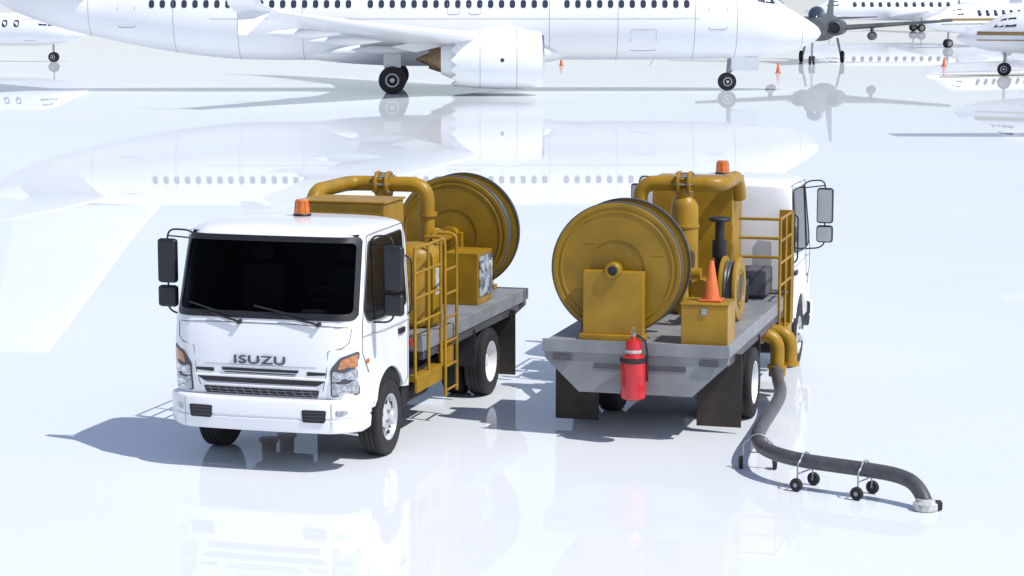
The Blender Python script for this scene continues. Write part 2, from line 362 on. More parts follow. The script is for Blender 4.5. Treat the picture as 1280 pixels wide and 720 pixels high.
    for k in range(3):
        t=k*2.1+.4; tube('reel_scuff',[(cx+(.40+.05*k)*math.cos(t),-4.929,cz+(.40+.05*k)*math.sin(t)),(cx+(.40+.05*k)*math.cos(t)+.16,-4.929,cz+(.40+.05*k)*math.sin(t)+.004)],.004,YEL,T,res=1)
    # ---- rear boxes
    box('tool_box',(.48,-5.17,1.056),(.985,-4.72,1.48),YEL,T,.008); box('tool_box_lid',(.47,-5.18,1.482),(.995,-4.71,1.50),YEL,T,.004)
    box('tool_box_latch',(.70,-5.185,1.38),(.76,-5.172,1.45),STEEL,T,.003)
    box('control_cabinet',(-.84,-4.26,1.056),(-.42,-3.66,1.68),YEL,T,.01)
    box('instrument_panel',(-.852,-4.23,1.15),(-.842,-3.70,1.63),PANEL,T,.002)
    for k in range(3):
        cyl('gauge',(-.852,-4.14+k*.17,1.50),(-.868,-4.14+k*.17,1.50),.05,LAB,T,20)
    lathe('relief_tank',[(.05,0),(.25,0),(.29,.03),(.30,.07),(.30,.78),(.285,.85),(.23,.90),(.12,.93),(.02,.94)],(-.60,-2.0,1.056),(0,0,1),YEL,T,40,ang=50)
    def Tk(a,z,off): return (-.60-(.30+off)*math.sin(a),-2.0-(.30+off)*math.cos(a),z)
    patch('tank_label',rloop([(1.3,1.42),(1.9,1.42),(1.9,1.72),(1.3,1.72)],.02),Tk,.004,LAB,T,.003,2)
    box('pump_housing',(-.57,-1.75,1.056),(.42,-1.1,2.50),YEL,T,.012)
    box('pump_housing_cap',(-.59,-1.77,2.502),(.44,-1.08,2.525),YEL,T,.006)
    box('side_cabinet',(.44,-1.60,1.10),(.82,-1.14,1.42),GREYD,T,.02)
    tube('cabinet_pipe',[(.60,-1.62,1.3),(.60,-1.85,1.3),(.60,-1.85,1.06)],.04,CHAS,T,rad=.08)
    lathe('filter_vessel',[(.14,0),(.16,.02),(.16,1.25),(.14,1.32),(.10,1.36),(.10,1.46)],(.05,-2.85,1.056),(0,0,1),YEL,T,32)
    for z in(1.35,2.05): lathe('vessel_band',[(.16,0),(.172,.005),(.172,.035),(.16,.04)],(.05,-2.85,z),(0,0,1),YEL,T,32,cap=False)
    tube('top_pipe',[(-.48,-2.85,1.15),(-.48,-2.85,2.56),(.47,-2.85,2.56),(.47,-1.75,2.56),(.47,-1.60,2.3)],.088,YEL,T,rad=.2)
    for x in(-.015,.115):
        lathe('pipe_flange',[(.09,-.018),(.145,-.018),(.15,-.012),(.15,.012),(.145,.018),(.09,.018)],(x,-2.85,2.56),(1,0,0),YEL,T,28)
    for k in range(8):
        t=k*math.pi/4; cyl('flange_bolt',(-.06,-2.85+.122*math.cos(t),2.56+.122*math.sin(t)),(.16,-2.85+.122*math.cos(t),2.56+.122*math.sin(t)),.012,STEEL,T,6)
    lathe('pipe_collar',[(.09,0),(.115,.0),(.115,.04),(.09,.04)],(-.48,-2.85,2.2),(0,0,1),YEL,T,24)
    tube('pump_outlet',[(-.48,-2.85,1.62),(-.48,-2.45,1.75)],.08,YEL,T)
    tube('side_feed',[(.0,-2.85,1.3),(.35,-2.85,1.3),(.35,-2.85,1.07)],.07,YEL,T,rad=.12)
    lathe('coupling',[(.05,0),(.10,0),(.10,.05),(.075,.06),(.075,.14),(.09,.15),(.09,.18),(.04,.18)],(-.55,-2.95,1.95),(-.5,.85,.1),YEL,T,24)
    tube('coupling_pipe',[(-.55,-2.95,1.95),(-.45,-3.2,1.93),(-.3,-3.5,1.9)],.055,YEL,T)
    sr=[(.10,-.10),(.36,-.10),(.365,-.08),(.36,-.06),(.22,-.055),(.22,.055),(.36,.06),(.365,.08),(.36,.10),(.17,.10),(.15,.07),(.10,.07)]
    lathe('small_reel',sr,(.70,-3.35,1.43),(1,0,0),YEL,T,48,ang=30)
    cyl('small_reel_bore',(.765,-3.35,1.43),(.80,-3.35,1.43),.15,BLACK,T,32)
    lathe('small_reel_face_ring',[(.20,.0),(.205,.012),(.225,.012),(.23,0)],(.80,-3.35,1.43),(1,0,0),YELD,T,40,cap=False)
    for k in range(3): lathe('small_reel_hose',[(.24,-.02),(.30,-.02),(.31,0),(.30,.02),(.24,.02)],(.66+k*.04,-3.35,1.43),(1,0,0),HOSE,T,36,cap=False)
    box('small_reel_stand',(.60,-3.42,1.056),(.78,-3.28,1.3),YEL,T,.006)
    cyl('valve_column',(.52,-3.15,1.3),(.52,-3.15,2.18),.055,CHAS,T); lathe('valve_cap',[(.05,0),(.12,.01),(.13,.03),(.12,.05),(.05,.06)],(.52,-3.15,2.16),(0,0,1),CHAS,T)
    cyl('valve_body',(.52,-3.15,1.75),(.52,-3.15,1.95),.085,CHAS,T)
    lathe('elbow_fitting',[(.07,0),(.12,0),(.12,.04),(.09,.05),(.09,.2)],(.42,-3.75,1.45),(0,1,.2),YEL,T)
    tube('manifold_pipe',[(.25,-3.2,1.2),(.25,-3.9,1.2),(.25,-3.9,1.65),(.45,-3.9,1.65)],.065,YEL,T,rad=.12)
    # ---- side platforms, railings, ladder
    for s in(-1,1):
        box('platform_step',(s*.62,-1.72,.62),(s*1.02,-.84,.68),YEL,T,.006)
        box('platform_skirt',(s*.99,-1.72,.50),(s*1.02,-.84,.619),YEL,T,.004)
        box('step_tread',(s*.62,-1.12,1.06),(s*.98,-.81,1.085),GREYD,T,.004)
        for y in(-.84,-1.30,-1.74):
            tube('rail_post',[(s*1.0,y,.66),(s*1.0,y,2.06)],.018,YEL,T)
        for z in(1.25,1.52,1.79,2.06):
            tube('rail_bar',[(s*1.0,-.84,z),(s*1.0,-1.74,z)],.015,YEL,T)
    for z in(1.6,1.83,2.06): tube('rear_guard_bar',[(.50,-1.76,z),(1.0,-1.76,z)],.018,YEL,T)
    box('guard_panel',(.84,-.80,.66),(1.02,-.775,2.08),YEL,T,.004)
    for y in(-1.80,-2.22):
        tube('ladder_rail',[(-1.03,y,.30),(-1.03,y,2.04),(-.98,y,2.08),(-.80,y,2.08)],.018,YEL,T,rad=.06)
    for k in range(6): tube('ladder_rung',[(-1.03,-1.80,.36+k*.27),(-1.03,-2.22,.36+k*.27)],.014,YEL,T)
    tube('ladder_brace',[(-.98,-2.22,1.0),(-1.03,-2.22,1.0)],.016,YEL,T)
    box('skirt_plate',(-.99,-2.25,.62),(-.96,-1.76,.88),YEL,T,.004)
    box('marker_red',(-.985,-.80,1.02),(-.955,-.74,1.10),REDL,T,.004)
    for y,x in((-2.0,1.18),(-2.28,1.07)):
        tube('delivery_pipe',[(.25,y,.74),(x,y,.74),(x,y,.36)],.085,YEL,T,rad=.2,n=10)
        lathe('delivery_flange',[(.085,0),(.115,0),(.115,.04),(.085,.04)],(x,y,.34),(0,0,1),YEL,T,24)
        lathe('delivery_collar',[(.085,0),(.11,0),(.11,.04),(.085,.04)],(.86,y,.74),(1,0,0),YEL,T,24)
    return T
TA=truck((-2.23,22.7,0),180-16.1)
BL=(2.73,28.2,0); BY=-15.7
TB=truck(BL,BY)
MB=Matrix.Translation(BL)@Matrix.Rotation(R(BY),4,'Z')
p=MB@Vector((.02,-5.40,.0))
E=empty('fire_extinguisher',(p.x,p.y,.48),BY)
lathe('cylinder',[(.10,0),(.132,.02),(.138,.05),(.138,.40),(.13,.44),(.138,.45)],(0,0,0),(0,0,1),RED,E,32)
lathe('cylinder_neck',[(.138,.43),(.12,.46),(.10,.47),(.085,.50),(.085,.60),(.07,.635),(.03,.65),(.03,.68)],(0,0,0),(0,0,1),RED,E,32)
lathe('cover_ring',[(.139,.40),(.145,.405),(.145,.45),(.13,.456)],(0,0,0),(0,0,1),BLACK,E,32,cap=False)
lathe('white_band',[(.087,.50),(.089,.505),(.089,.53),(.087,.535)],(0,0,0),(0,0,1),LAB,E,32,cap=False)
cyl('valve',(0,0,.66),(0,0,.71),.028,STEEL,E); tube('carry_handle',[(0,-.02,.70),(0,-.10,.735)],.01,STEEL,E); tube('lever',[(0,.02,.70),(.02,-.08,.78)],.009,STEEL,E)
tube('discharge_hose',[(.02,0,.69),(.12,0,.66),(.15,0,.5),(.148,0,.2)],.012,BLACK,E,rad=.06)
box('mount_bracket',(-.06,.13,.15),(.06,.175,.5),GREYD,E,.004)

def cone(loc,h=.5,yaw=0,white=True):
    C=empty('traffic_cone',loc,yaw)
    k=h/.5
    box('base',(-.14*k,-.14*k,0),(.14*k,.14*k,.025*k),CONE,C,.008)
    lathe('body',[(.11*k,.025*k),(.10*k,.05*k),(.028*k,.49*k),(.02*k,.5*k)],(0,0,0),(0,0,1),CONE,C,24)
    if white: lathe('reflective_band',[(.0738*k,.21*k),(.0575*k,.30*k)],(0,0,0),(0,0,1),LAB,C,24,cap=False)
    return C
p=MB@Vector((.76,-4.93,1.502)); cone(p,.43,BY,False)
cone((15.3,127,0),.6); cone((26.9,137.6,0),.6); cone((3.1,139,0),.55)

# ---------------------------------------------------------------- fuel hose on trolleys
H=empty('fuel_hose',(0,0,0))
st=MB@Vector((1.07,-2.28,.34))
path=[(st.x,st.y,.36),(st.x-.02,st.y-.1,.27),(3.07,24.6,.25),(2.82,23.5,.25),(2.58,22.5,.26),(2.48,21.9,.27),(2.50,21.4,.27),(2.72,20.98,.27),(3.05,20.72,.27),(3.40,20.48,.27),(3.66,20.28,.26),(3.80,20.10,.20),(3.84,19.98,.07)]
cu=bpy.data.curves.new('hose','CURVE'); cu.dimensions='3D'; cu.bevel_depth=.072; cu.bevel_resolution=6; cu.use_fill_caps=True
s=cu.splines.new('NURBS'); s.points.add(len(path)-1)
for q,pp in zip(s.points,path): q.co=(*pp,1)
s.use_endpoint_u=True; s.order_u=3; s.resolution_u=10; cu.materials.append(HOSE)
ho=bpy.data.objects.new('hose',cu); COL.objects.link(ho); ho.parent=H
lathe('inlet_collar',[(.075,0),(.10,0),(.10,.09),(.09,.10),(.09,.12)],(st.x,st.y,.25),(0,0,1),YELD,H)
lathe('end_coupling',[(.10,0),(.115,.01),(.115,.07),(.09,.085),(.08,.11)],(3.84,19.97,.0),(0,0,1),LAB,H,28)
box('coupling_latch',(3.92,19.92,.01),(3.99,20.02,.09),BLACK,H,.01)
def trolley(c,d):
    d=Vector((*d,0)).normalized(); n=Vector((-d.y,d.x,0)); c=Vector((*c,0))
    for s in(-1,1):
        w=c+n*(.15*s)
        tube('trolley_leg',[c+n*.10*s+Vector((0,0,.30)),w+Vector((0,0,.26)),w+Vector((0,0,.06))],.008,STEEL,H,rad=.03)
        lathe('trolley_wheel',[(.02,-.02),(.055,-.022),(.065,-.012),(.065,.012),(.055,.022),(.02,.02)],w+n*.02*s+Vector((0,0,.065)),n,RUB,H,24)
        cyl('trolley_hub',w+n*(.045*s)+Vector((0,0,.065)),w+Vector((0,0,.065)),.022,STEEL,H,12)
    tube('trolley_cradle',[c+n*(.10*math.cos(a*math.pi/12))+Vector((0,0,.27+.085*math.sin(a*math.pi/12))) for a in range(13)],.008,STEEL,H)
    tube('trolley_axle',[c-n*.14+Vector((0,0,.17)),c+n*.14+Vector((0,0,.17))],.007,STEEL,H)
trolley((2.48,21.75),(-.1,-1)); trolley((2.84,20.88),(.8,-.6)); trolley((3.36,20.51),(.82,-.57))

# ---------------------------------------------------------------- aircraft
def tab(table,t):
    for a,b in zip(table,table[1:]):
        if t<=b[0]:
            q=(t-a[0])/(b[0]-a[0]); return [a[i]+(b[i]-a[i])*q for i in(1,2,3)]
    return list(table[-1][1:])
def smooth_table(tb,n=70):
    out=[]
    for i in range(len(tb)-1):
        p0=tb[max(0,i-1)];p1=tb[i];p2=tb[i+1];p3=tb[min(len(tb)-1,i+2)]
        k=max(2,int((p2[0]-p1[0])/.4)) if p2[0]-p1[0]<5 else 3
        for j in range(k):
            s=j/k; t=p1[0]+(p2[0]-p1[0])*s; row=[t]
            for c in(1,2,3):
                m1=(p2[c]-p0[c])/(p2[0]-p0[0])*(p2[0]-p1[0]) if p2[0]!=p0[0] else 0
                m2=(p3[c]-p1[c])/(p3[0]-p1[0])*(p2[0]-p1[0]) if p3[0]!=p1[0] else 0
                row.append((2*s**3-3*s*s+1)*p1[c]+(s**3-2*s*s+s)*m1+(-2*s**3+3*s*s)*p2[c]+(s**3-s*s)*m2)
            out.append(tuple(row))
    out.append(tb[-1]); return out
def fuselage(tb,m,parent,seg=40):
    vs=[];fs=[]
    for (t,zt,zb,w) in tb:
        zc=(zt+zb)/2;hz=(zt-zb)/2
        for i in range(seg):
            a=2*math.pi*i/seg; vs.append((-t,w*math.cos(a),zc+hz*math.sin(a)))
    for j in range(len(tb)-1):
        for i in range(seg):
            k=(i+1)%seg; fs.append((j*seg+i,j*seg+k,(j+1)*seg+k,(j+1)*seg+i))
    fs.append(tuple(range(seg))); fs.append(tuple((len(tb)-1)*seg+i for i in range(seg)))
    return mo('fuselage',vs,fs,m,parent,ang=60)
def fp(tb,t,z,side,off=.01):
    zt,zb,w=tab(tb,t); zc=(zt+zb)/2;hz=(zt-zb)/2; q=max(-1,min(1,(z-zc)/hz)); c=math.sqrt(max(0,1-q*q))
    return (-t,side*(w*c+off*max(c,.3)),z+off*q)
def windows(tb,ts,z,w,h,parent,m=WIN):
    vs=[];fs=[]
    oc=[(-1,-.55),(-.55,-1),(.55,-1),(1,-.55),(1,.55),(.55,1),(-.55,1),(-1,.55)]
    for t in ts:
        for s in(-1,1):
            b=len(vs)
            for a,c in oc: vs.append(fp(tb,t+a*w/2,z+c*h/2,s,.012))
            fs.append(tuple(range(b,b+8)))
    return mo('cabin_windows',vs,fs,m,parent,smooth=False)
def outline(nm,tb,t0,t1,z0,z1,side,parent,r=.012,m=LINEL):
    pts=roundpoly([fp(tb,t,z,side,.004) for t,z in((t0,z0),(t0,(z0+z1)/2),(t0,z1),(t1,z1),(t1,(z0+z1)/2),(t1,z0))],.12,4,True)
    tube(nm,pts,r,m,parent,closed=True,res=1)
def ringline(tb,t,parent,r=.012,a0=0,a1=360,m=LINEL):
    zt,zb,w=tab(tb,t); zc=(zt+zb)/2;hz=(zt-zb)/2
    tube('skin_joint',[(-t,w*math.cos(R(a)),zc+hz*math.sin(R(a))) for a in range(a0,a1,8)],r,m,parent,closed=True,res=1)
AF=[(0,0),(.02,.028),(.08,.052),(.25,.072),(.5,.062),(.75,.034),(1,.002),(1,-.002),(.75,-.022),(.5,-.04),(.25,-.048),(.08,-.036),(.02,-.02)]
def wing(nm,secs,m,parent,vert=False):
    vs=[];fs=[];n=len(AF)
    for (tl,c,y,z,th) in secs:
        for (a,b) in AF:
            if vert: vs.append((-(tl+a*c),b*c*th+y,z))
            else: vs.append((-(tl+a*c),y,z+b*c*th))
    for j in range(len(secs)-1):
        for i in range(n):
            k=(i+1)%n; fs.append((j*n+i,j*n+k,(j+1)*n+k,(j+1)*n+i))
    fs.append(tuple(range(n))); fs.append(tuple((len(secs)-1)*n+i for i in range(n)))
    return mo(nm,vs,fs,m,parent,ang=40)
def awheel(nm,p,r,w,parent):
    e=bpy.data.objects.new(nm,None); COL.objects.link(e); e.parent=parent; e.location=p
    lathe('tyre',[(r*.5,-w*.42),(r*.8,-w/2),(r*.96,-w*.4),(r,-w*.2),(r,w*.2),(r*.96,w*.4),(r*.8,w/2),(r*.5,w*.42)],(0,0,0),(0,1,0),RUB,e,36)
    for s in(-1,1): lathe('hub',[(r*.5,w*.40),(r*.5,w*.46),(r*.42,w*.44),(r*.36,w*.3),(r*.2,w*.34),(r*.15,w*.5),(.01,w*.52)],(0,0,0),(0,s,0),RIM,e,24)
def airliner(loc,yaw):
    A=empty('passenger_airplane',loc,yaw)
    U=.17
    raw=[(0,2.56,2.50,.03),(.12,2.78,2.30,.26),(.4,3.02,2.10,.50),(.9,3.34,1.86,.80),(1.6,3.74,1.64,1.10),(2.3,4.30,1.50,1.36),(3.1,4.84,1.40,1.58),(4.3,5.15,1.33,1.76),(6,5.28,1.30,1.88),(8,5.3,1.29,1.88),(25,5.3,1.29,1.88),(28,5.3,1.36,1.84),(31,5.28,1.72,1.66),(34,5.2,2.30,1.28),(36.5,5.1,2.95,.88),(38.5,4.95,3.75,.45),(39.5,4.75,4.4,.16)]
    tb=smooth_table([(a,b_+U,c+U,d_) for a,b_,c,d_ in raw])
    fuselage(tb,AWHITE,A)
    windows(tb,[6.6+.508*k for k in range(50) if k not in(12,30)],3.93+U,.25,.36,A)
    for s in(-1,1):
        for i,q in enumerate(([(1.75,3.90),(2.28,3.92),(2.42,4.24),(2.20,4.20)],[(2.34,3.92),(2.80,3.95),(2.85,4.42),(2.50,4.30)],[(2.86,3.96),(3.22,4.05),(3.20,4.40),(2.91,4.42)])):
            vs=[fp(tb,t,z+U,s,.02) for t,z in q]; mo('cockpit_window',vs,[(0,1,2,3)],WIN,A,smooth=False)
        outline('front_door',tb,4.7,5.55,2.75+U,4.6+U,s,A,.02); outline('rear_door',tb,32.3,33.1,2.85+U,4.6+U,s,A,.02)
        outline('overwing_exit',tb,16.2,16.75,3.45+U,4.35+U,s,A); outline('overwing_exit',tb,17.2,17.75,3.45+U,4.35+U,s,A)
        outline('cargo_door',tb,8.0,9.2,1.75+U,2.75+U,s,A)
        for z in(3.25+U,4.55+U): tube('lap_joint',[fp(tb,6+k*1.2,z,s,.0) for k in range(20)],.010,LINEL,A,res=1)
    for t in(1.0,4.2,6.2,9.8,13,24.5,27.5,30.5,34.5): ringline(tb,t,A)
    fb=smooth_table([(12.2,2.1,1.5,.9),(13.5,2.45,1.28,1.7),(16,2.6,1.18,2.1),(20,2.6,1.18,2.1),(22.5,2.4,1.3,1.7),(24.5,2.0,1.5,.7)])
    f=fuselage(fb,AWHITE,A); f.name='belly_fairing'
    for s in(-1,1):
        wing('wing',[(13.2,8.6,s*1.5,2.15,1.0),(16.6,5.4,s*6.0,2.65,.95),(21.2,3.0,s*12.5,3.35,.85),(24.4,1.75,s*17.0,3.9,.8)],AWHITE,A)
        wing('winglet',[(24.4,1.75,s*17.0,3.9,.8),(25.0,1.35,s*17.5,4.2,.7),(26.1,.5,s*17.95,6.5,.7)],AWHITE,A)
        wing('winglet_lower',[(24.7,1.3,s*17.1,3.88,.7),(25.6,.35,s*17.6,3.0,.7)],AWHITE,A)
        tube('flap_line',[(-(13.2+8.6*.75),s*1.9,2.12),(-(16.6+5.4*.72),s*6,2.66),(-(21.2+3*.72),s*12.5,3.36)],.02,LINE,A,res=1)
        for (t,y,z) in((20.6,3.6,2.15),(22.2,8.2,2.65),(23.8,11.5,3.05)):
            lathe('flap_track_fairing',[(.02,-1.6),(.14,-1.1),(.2,-.4),(.2,.3),(.12,1.0),(.02,1.6)],(-t,s*y,z-.12),(1,0,0),AWHITE,A,16,ang=60)
        wing('horizontal_stabilizer',[(33.6,4.0,s*.5,4.95,.8),(38.0,1.4,s*7.1,5.5,.7)],AWHITE,A)
        ex,ey,ez=-13.4,s*4.9,1.64
        prof=[(1.02,-.55),(1.03,-.2),(1.08,-.03),(1.16,.0),(1.22,-.10)]
        lathe('engine_intake_lip',prof,(ex,ey,ez),(1,0,0),CHROME,A,48,cap=False,ang=60)
        lathe('engine_fan',[(.0,-.5),(.2,-.72),(.32,-.9),(1.02,-.9)],(ex,ey,ez),(1,0,0),CHAS,A,36,cap=False)
        seg=64;rings=[(1.22,-.10),(1.30,-.55),(1.34,-1.3),(1.34,-2.2),(1.30,-3.1),(1.24,-3.75),(1.19,-4.2)]
        vs=[];fs=[]
        for j,(r,h) in enumerate(rings):
            for i in range(seg):
                a=2*math.pi*i/seg; hh=h+((0,.12,.24,.12)[i%4] if j==len(rings)-1 else 0); vs.append((ex+hh,ey+r*math.cos(a),ez+r*math.sin(a)))
        for i in range(seg):
            a=2*math.pi*i/seg; vs.append((ex-3.5,ey+1.10*math.cos(a),ez+1.10*math.sin(a)))
        for j in range(len(rings)):
            for i in range(seg):
                k=(i+1)%seg; fs.append((j*seg+i,j*seg+k,(j+1)*seg+k,(j+1)*seg+i))
        mo('engine_nacelle',vs,fs,AWHITE,A,ang=50)
        for h in(-1.25,-2.9): lathe('nacelle_joint',[(1.338 if h>-2 else 1.31,0),(1.347 if h>-2 else 1.32,.0),(1.347 if h>-2 else 1.315,.02)],(ex+h,ey,ez),(1,0,0),LINEL,A,48,cap=False)
        lathe('engine_core_cowl',[(1.08,-3.55),(.90,-4.1),(.66,-4.65),(.64,-4.6)],(ex,ey,ez),(1,0,0),AWHITE,A,36,cap=True)
        lathe('engine_core',[(.62,-4.55),(.54,-4.85),(.42,-5.2),(.40,-5.15)],(ex,ey,ez),(1,0,0),BRONZE,A,36,cap=True)
        lathe('exhaust_plug',[(.30,-5.1),(.22,-5.4),(.02,-5.8)],(ex,ey,ez),(1,0,0),BRONZE,A,24)
        cyl('nacelle_port',(ex-1.9,ey+s*1.325,ez),(ex-1.9,ey+s*1.345,ez),.09,WIN,A,16)
        vs=[(-13.9,ey,ez+1.25),(-15,ey,ez+1.55),(-18.5,ey,2.6),(-20.4,ey,2.2),(-19.2,ey,1.95),(-17.6,ey,ez+.65),(-15.5,ey,ez+.8)]
        n=len(vs); v2=[(x,y-.18,z) for x,y,z in vs]+[(x,y+.18,z) for x,y,z in vs]
        mo('engine_pylon',v2,[tuple(range(n)),tuple(range(n,2*n))]+[(i,(i+1)%n,n+(i+1)%n,n+i) for i in range(n)],AWHITE,A,bevel=.05)
        for o_ in(-.43,.43): awheel('main_wheel',(-20.3,s*2.86+o_,.63),.63,.40,A)
        cyl('main_strut',(-20.3,s*2.86,.6),(-20.2,s*2.7,2.2),.12,STEEL,A); cyl('main_axle',(-20.3,s*2.86-.4,.63),(-20.3,s*2.86+.4,.63),.08,STEEL,A)
        tube('side_brace',[(-20.3,s*2.8,1.0),(-20.3,s*1.6,1.7)],.06,STEEL,A); box('gear_door',(-20.7,s*3.04-.03,1.2),(-19.9,s*3.04+.03,1.85),AWHITE,A,.02)
        awheel('nose_wheel',(-4.45,s*.2,.42),.42,.22,A)
        box('nose_gear_door',(-4.3,s*.45-.02,.95),(-3.0,s*.45+.02,1.6),AWHITE,A,.02)
    cyl('nose_strut',(-4.45,0,.4),(-4.35,0,1.8),.08,STEEL,A); tube('nose_drag_brace',[(-4.4,0,.8),(-3.4,0,1.6)],.05,STEEL,A)
    wing('vertical_fin',[(29.2,2,0,5.3,.4),(31.4,7.2,0,5.4,.8),(32.6,6.0,0,6.7,.9),(37.0,2.9,0,12.5,.9)],AWHITE,A,vert=True)
    tube('blade_antenna',[(-8,0,1.45),(-8.15,0,1.15)],.03,AWHITE,A)
    return A
airliner((14.7,105.4,0),1.5)

def small_jet(name,loc,yaw,scale,m,stripe,ttail=False,props=False,highwing=False,L=17.,wingmat=None):
    A=empty(name,loc,yaw); A.scale=(scale,)*3
    wingmat=wingmat or m
    raw=[(0,1.75,1.66,.05),(.4,2.05,1.4,.38),(1.2,2.30,1.18,.62),(2.0,2.75,1.08,.80),(3.0,2.95,1.0,.9),(4.5,3.0,.98,.95),(L*.6,3.0,.98,.95),(L*.75,2.98,1.25,.85),(L*.9,2.9,1.9,.5),(L,2.75,2.4,.12)]
    tb=smooth_table(raw); fuselage(tb,m,A,28)
    windows(tb,[4.2+.75*k for k in range(int((L*.68-4.2)/.75))],2.35,.34,.42,A)
    for s in(-1,1):
        for q in([(1.75,2.2),(2.2,2.22),(2.35,2.62),(2.1,2.55)],[(2.28,2.22),(2.8,2.25),(2.75,2.65),(2.42,2.62)]):
            mo('cockpit_window',[fp(tb,t,z,s,.02) for t,z in q],[(0,1,2,3)],WIN,A,smooth=False)
        outline('cabin_door',tb,3.1,3.8,1.3,2.6,s,A)
        if stripe:
            ts=[1.0+k*.6 for k in range(int(L*.85/.6))]
            for zz,hh,mm in((1.85,.16,stripe),(1.6,.05,stripe)):
                vs=[];fs=[]
                for i,t in enumerate(ts):
                    vs.append(fp(tb,t,zz,s,.012)); vs.append(fp(tb,t,zz+hh,s,.012))
                    if i: fs.append((2*i-2,2*i-1,2*i+1,2*i))
                mo('cheatline',vs,fs,mm,A)
        wz=3.0 if highwing else 1.25; c=L*.17
        wing('wing',[(L*.36,c,s*.6,wz,1.2),(L*.37,c*.85,s*L*.17,wz+.15,1.1),(L*.42,c*.4,s*L*.46,wz+.55,.9)],wingmat,A)
        if not ttail: wing('tailplane',[(L*.86,L*.09,s*.2,2.7,.9),(L*.93,L*.045,s*L*.17,2.9,.9)],m,A)
        else: wing('tailplane',[(L*.96,L*.08,s*.05,5.3,.9),(L*1.0,L*.045,s*L*.16,5.35,.9)],m,A)
        if props:
            ey=s*L*.17; t0=L*.30; ez=wz+.15
            lathe('engine_nacelle',[(.10,0),(.30,-.15),(.42,-.9),(.42,-2.2),(.2,-3.6),(.02,-4.0)],(-t0,ey,ez),(1,0,0),wingmat,A,20,ang=60)
            lathe('spinner',[(.16,0),(.12,.2),(.02,.35)],(-t0,ey,ez),(1,0,0),CHROME,A,16)
            for k in range(4):
                a=k*math.pi/2+.5; d=Vector((0,math.cos(a),math.sin(a))); q=Vector((0,-math.sin(a),math.cos(a)))
                o_=Vector((-t0+.08,ey,ez)); pts=[(.1,.05),(.5,.1),(1.0,.09),(1.25,.04)]
                vs=[o_+d*a_+q*b_ for a_,b_ in pts]+[o_+d*a_-q*b_+Vector((.05,0,0)) for a_,b_ in reversed(pts)]
                mo('propeller_blade',vs,[tuple(range(8))],CHAS,A,smooth=False)
            cyl('gear_strut',(-L*.42,ey,.3),(-L*.42,ey,1.2),.07,STEEL,A)
            for o_ in(-.18,.18): awheel('main_wheel',(-L*.42,ey+o_,.34),.34,.2,A)
        else:
            ey=s*1.45; t0=L*.66
            lathe('engine_nacelle',[(.34,-.1),(.40,0),(.46,-.5),(.48,-1.3),(.36,-2.6),(.26,-2.7)],(-t0,ey,2.55),(1,0,0),m,A,24,ang=60)
            lathe('engine_intake',[(.36,-.15),(.02,-.05)],(-t0,ey,2.55),(1,0,0),CHAS,A,20,cap=False)
            box('engine_pylon',(-t0-2.0,min(0,ey),2.45),(-t0-.6,max(0,ey),2.6),m,A,.02)
            cyl('gear_strut',(-L*.5,s*1.3,.3),(-L*.5,s*1.3,1.2),.07,STEEL,A)
            for o_ in(-.16,.16): awheel('main_wheel',(-L*.5,s*1.3+o_,.34),.34,.2,A)
    cyl('nose_strut',(-2.2,0,.25),(-2.2,0,1.2),.06,STEEL,A)
    for o_ in(-.13,.13): awheel('nose_wheel',(-2.2,o_,.30),.30,.17,A)
    top=5.3
    wing('vertical_fin',[(L*.78,L*.06,0,2.85,.4),(L*.84,L*.17,0,3.1,.8),(L*.95,L*.11,0,top,.8)],stripe or m,A,vert=True)
    return A
small_jet('business_jet',(-28.0,146,0),-10,1.08,AWHITE,None,ttail=True,L=22)
small_jet('turboprop_airplane',(24.9,124,0),160,1.22,AWHITE,GOLD,props=True,L=14,wingmat=GOLD)
small_jet('business_jet',(33.5,180,0),212,1.2,AWHITE,GOLD,ttail=True,L=18)
small_jet('business_jet',(33,250,0),185,1.3,AWHITE,None,ttail=True,L=20)

def military(loc,yaw):
    A=empty('military_airplane',loc,yaw)
    tb=smooth_table([(0,2.25,2.15,.05),(.6,2.5,1.85,.35),(1.8,2.85,1.6,.6),(3,3.2,1.5,.72),(4.5,3.3,1.45,.8),(8,3.2,1.4,.85),(11,3.1,1.6,.7),(13.5,2.9,2.0,.4)])
    fuselage(tb,MIL,A,28)
    c=fuselage(smooth_table([(2.2,2.95,2.8,.2),(2.9,3.5,2.8,.42),(3.8,3.7,2.8,.48),(5,3.6,2.8,.42),(6,3.2,2.8,.2)]),WIN,A,20); c.name='canopy'
    for s in(-1,1):
        lathe('engine_intake',[(.30,-.3),(.36,0),(.44,-.05),(.52,-.8),(.5,-3.0),(.3,-4.2)],(-4.0,s*1.15,2.3),(1,0,0),MIL,A,24,ang=60)
        wing('wing',[(5.2,3.2,s*.8,2.2,1),(6.8,1.4,s*8.4,2.75,1)],MIL,A)
        wing('tailplane',[(11.4,1.8,s*.3,2.8,.8),(12.6,.8,s*3.0,2.9,.8)],MIL,A)
        lathe('under_wing_tank',[(.02,1.6),(.2,1.1),(.28,.3),(.28,-.6),(.1,-1.6),(.02,-1.8)],(-6.6,s*3.3,1.75),(1,0,0),MIL,A,16,ang=60)
        box('tank_pylon',(-7.2,s*3.3-.06,1.95),(-6.0,s*3.3+.06,2.35),MIL,A,.01)
        cyl('gear_strut',(-7,s*1.3,.3),(-7,s*1.0,1.6),.08,STEEL,A); awheel('main_wheel',(-7,s*1.35,.38),.38,.24,A)
    cyl('nose_strut',(-2,0,.3),(-2.1,0,1.7),.07,STEEL,A); awheel('nose_wheel',(-2,.12,.28),.28,.15,A); awheel('nose_wheel',(-2,-.12,.28),.28,.15,A)
    wing('vertical_fin',[(9.6,3.4,0,3.0,.7),(12.2,1.4,0,5.6,.7)],MIL,A,vert=True)
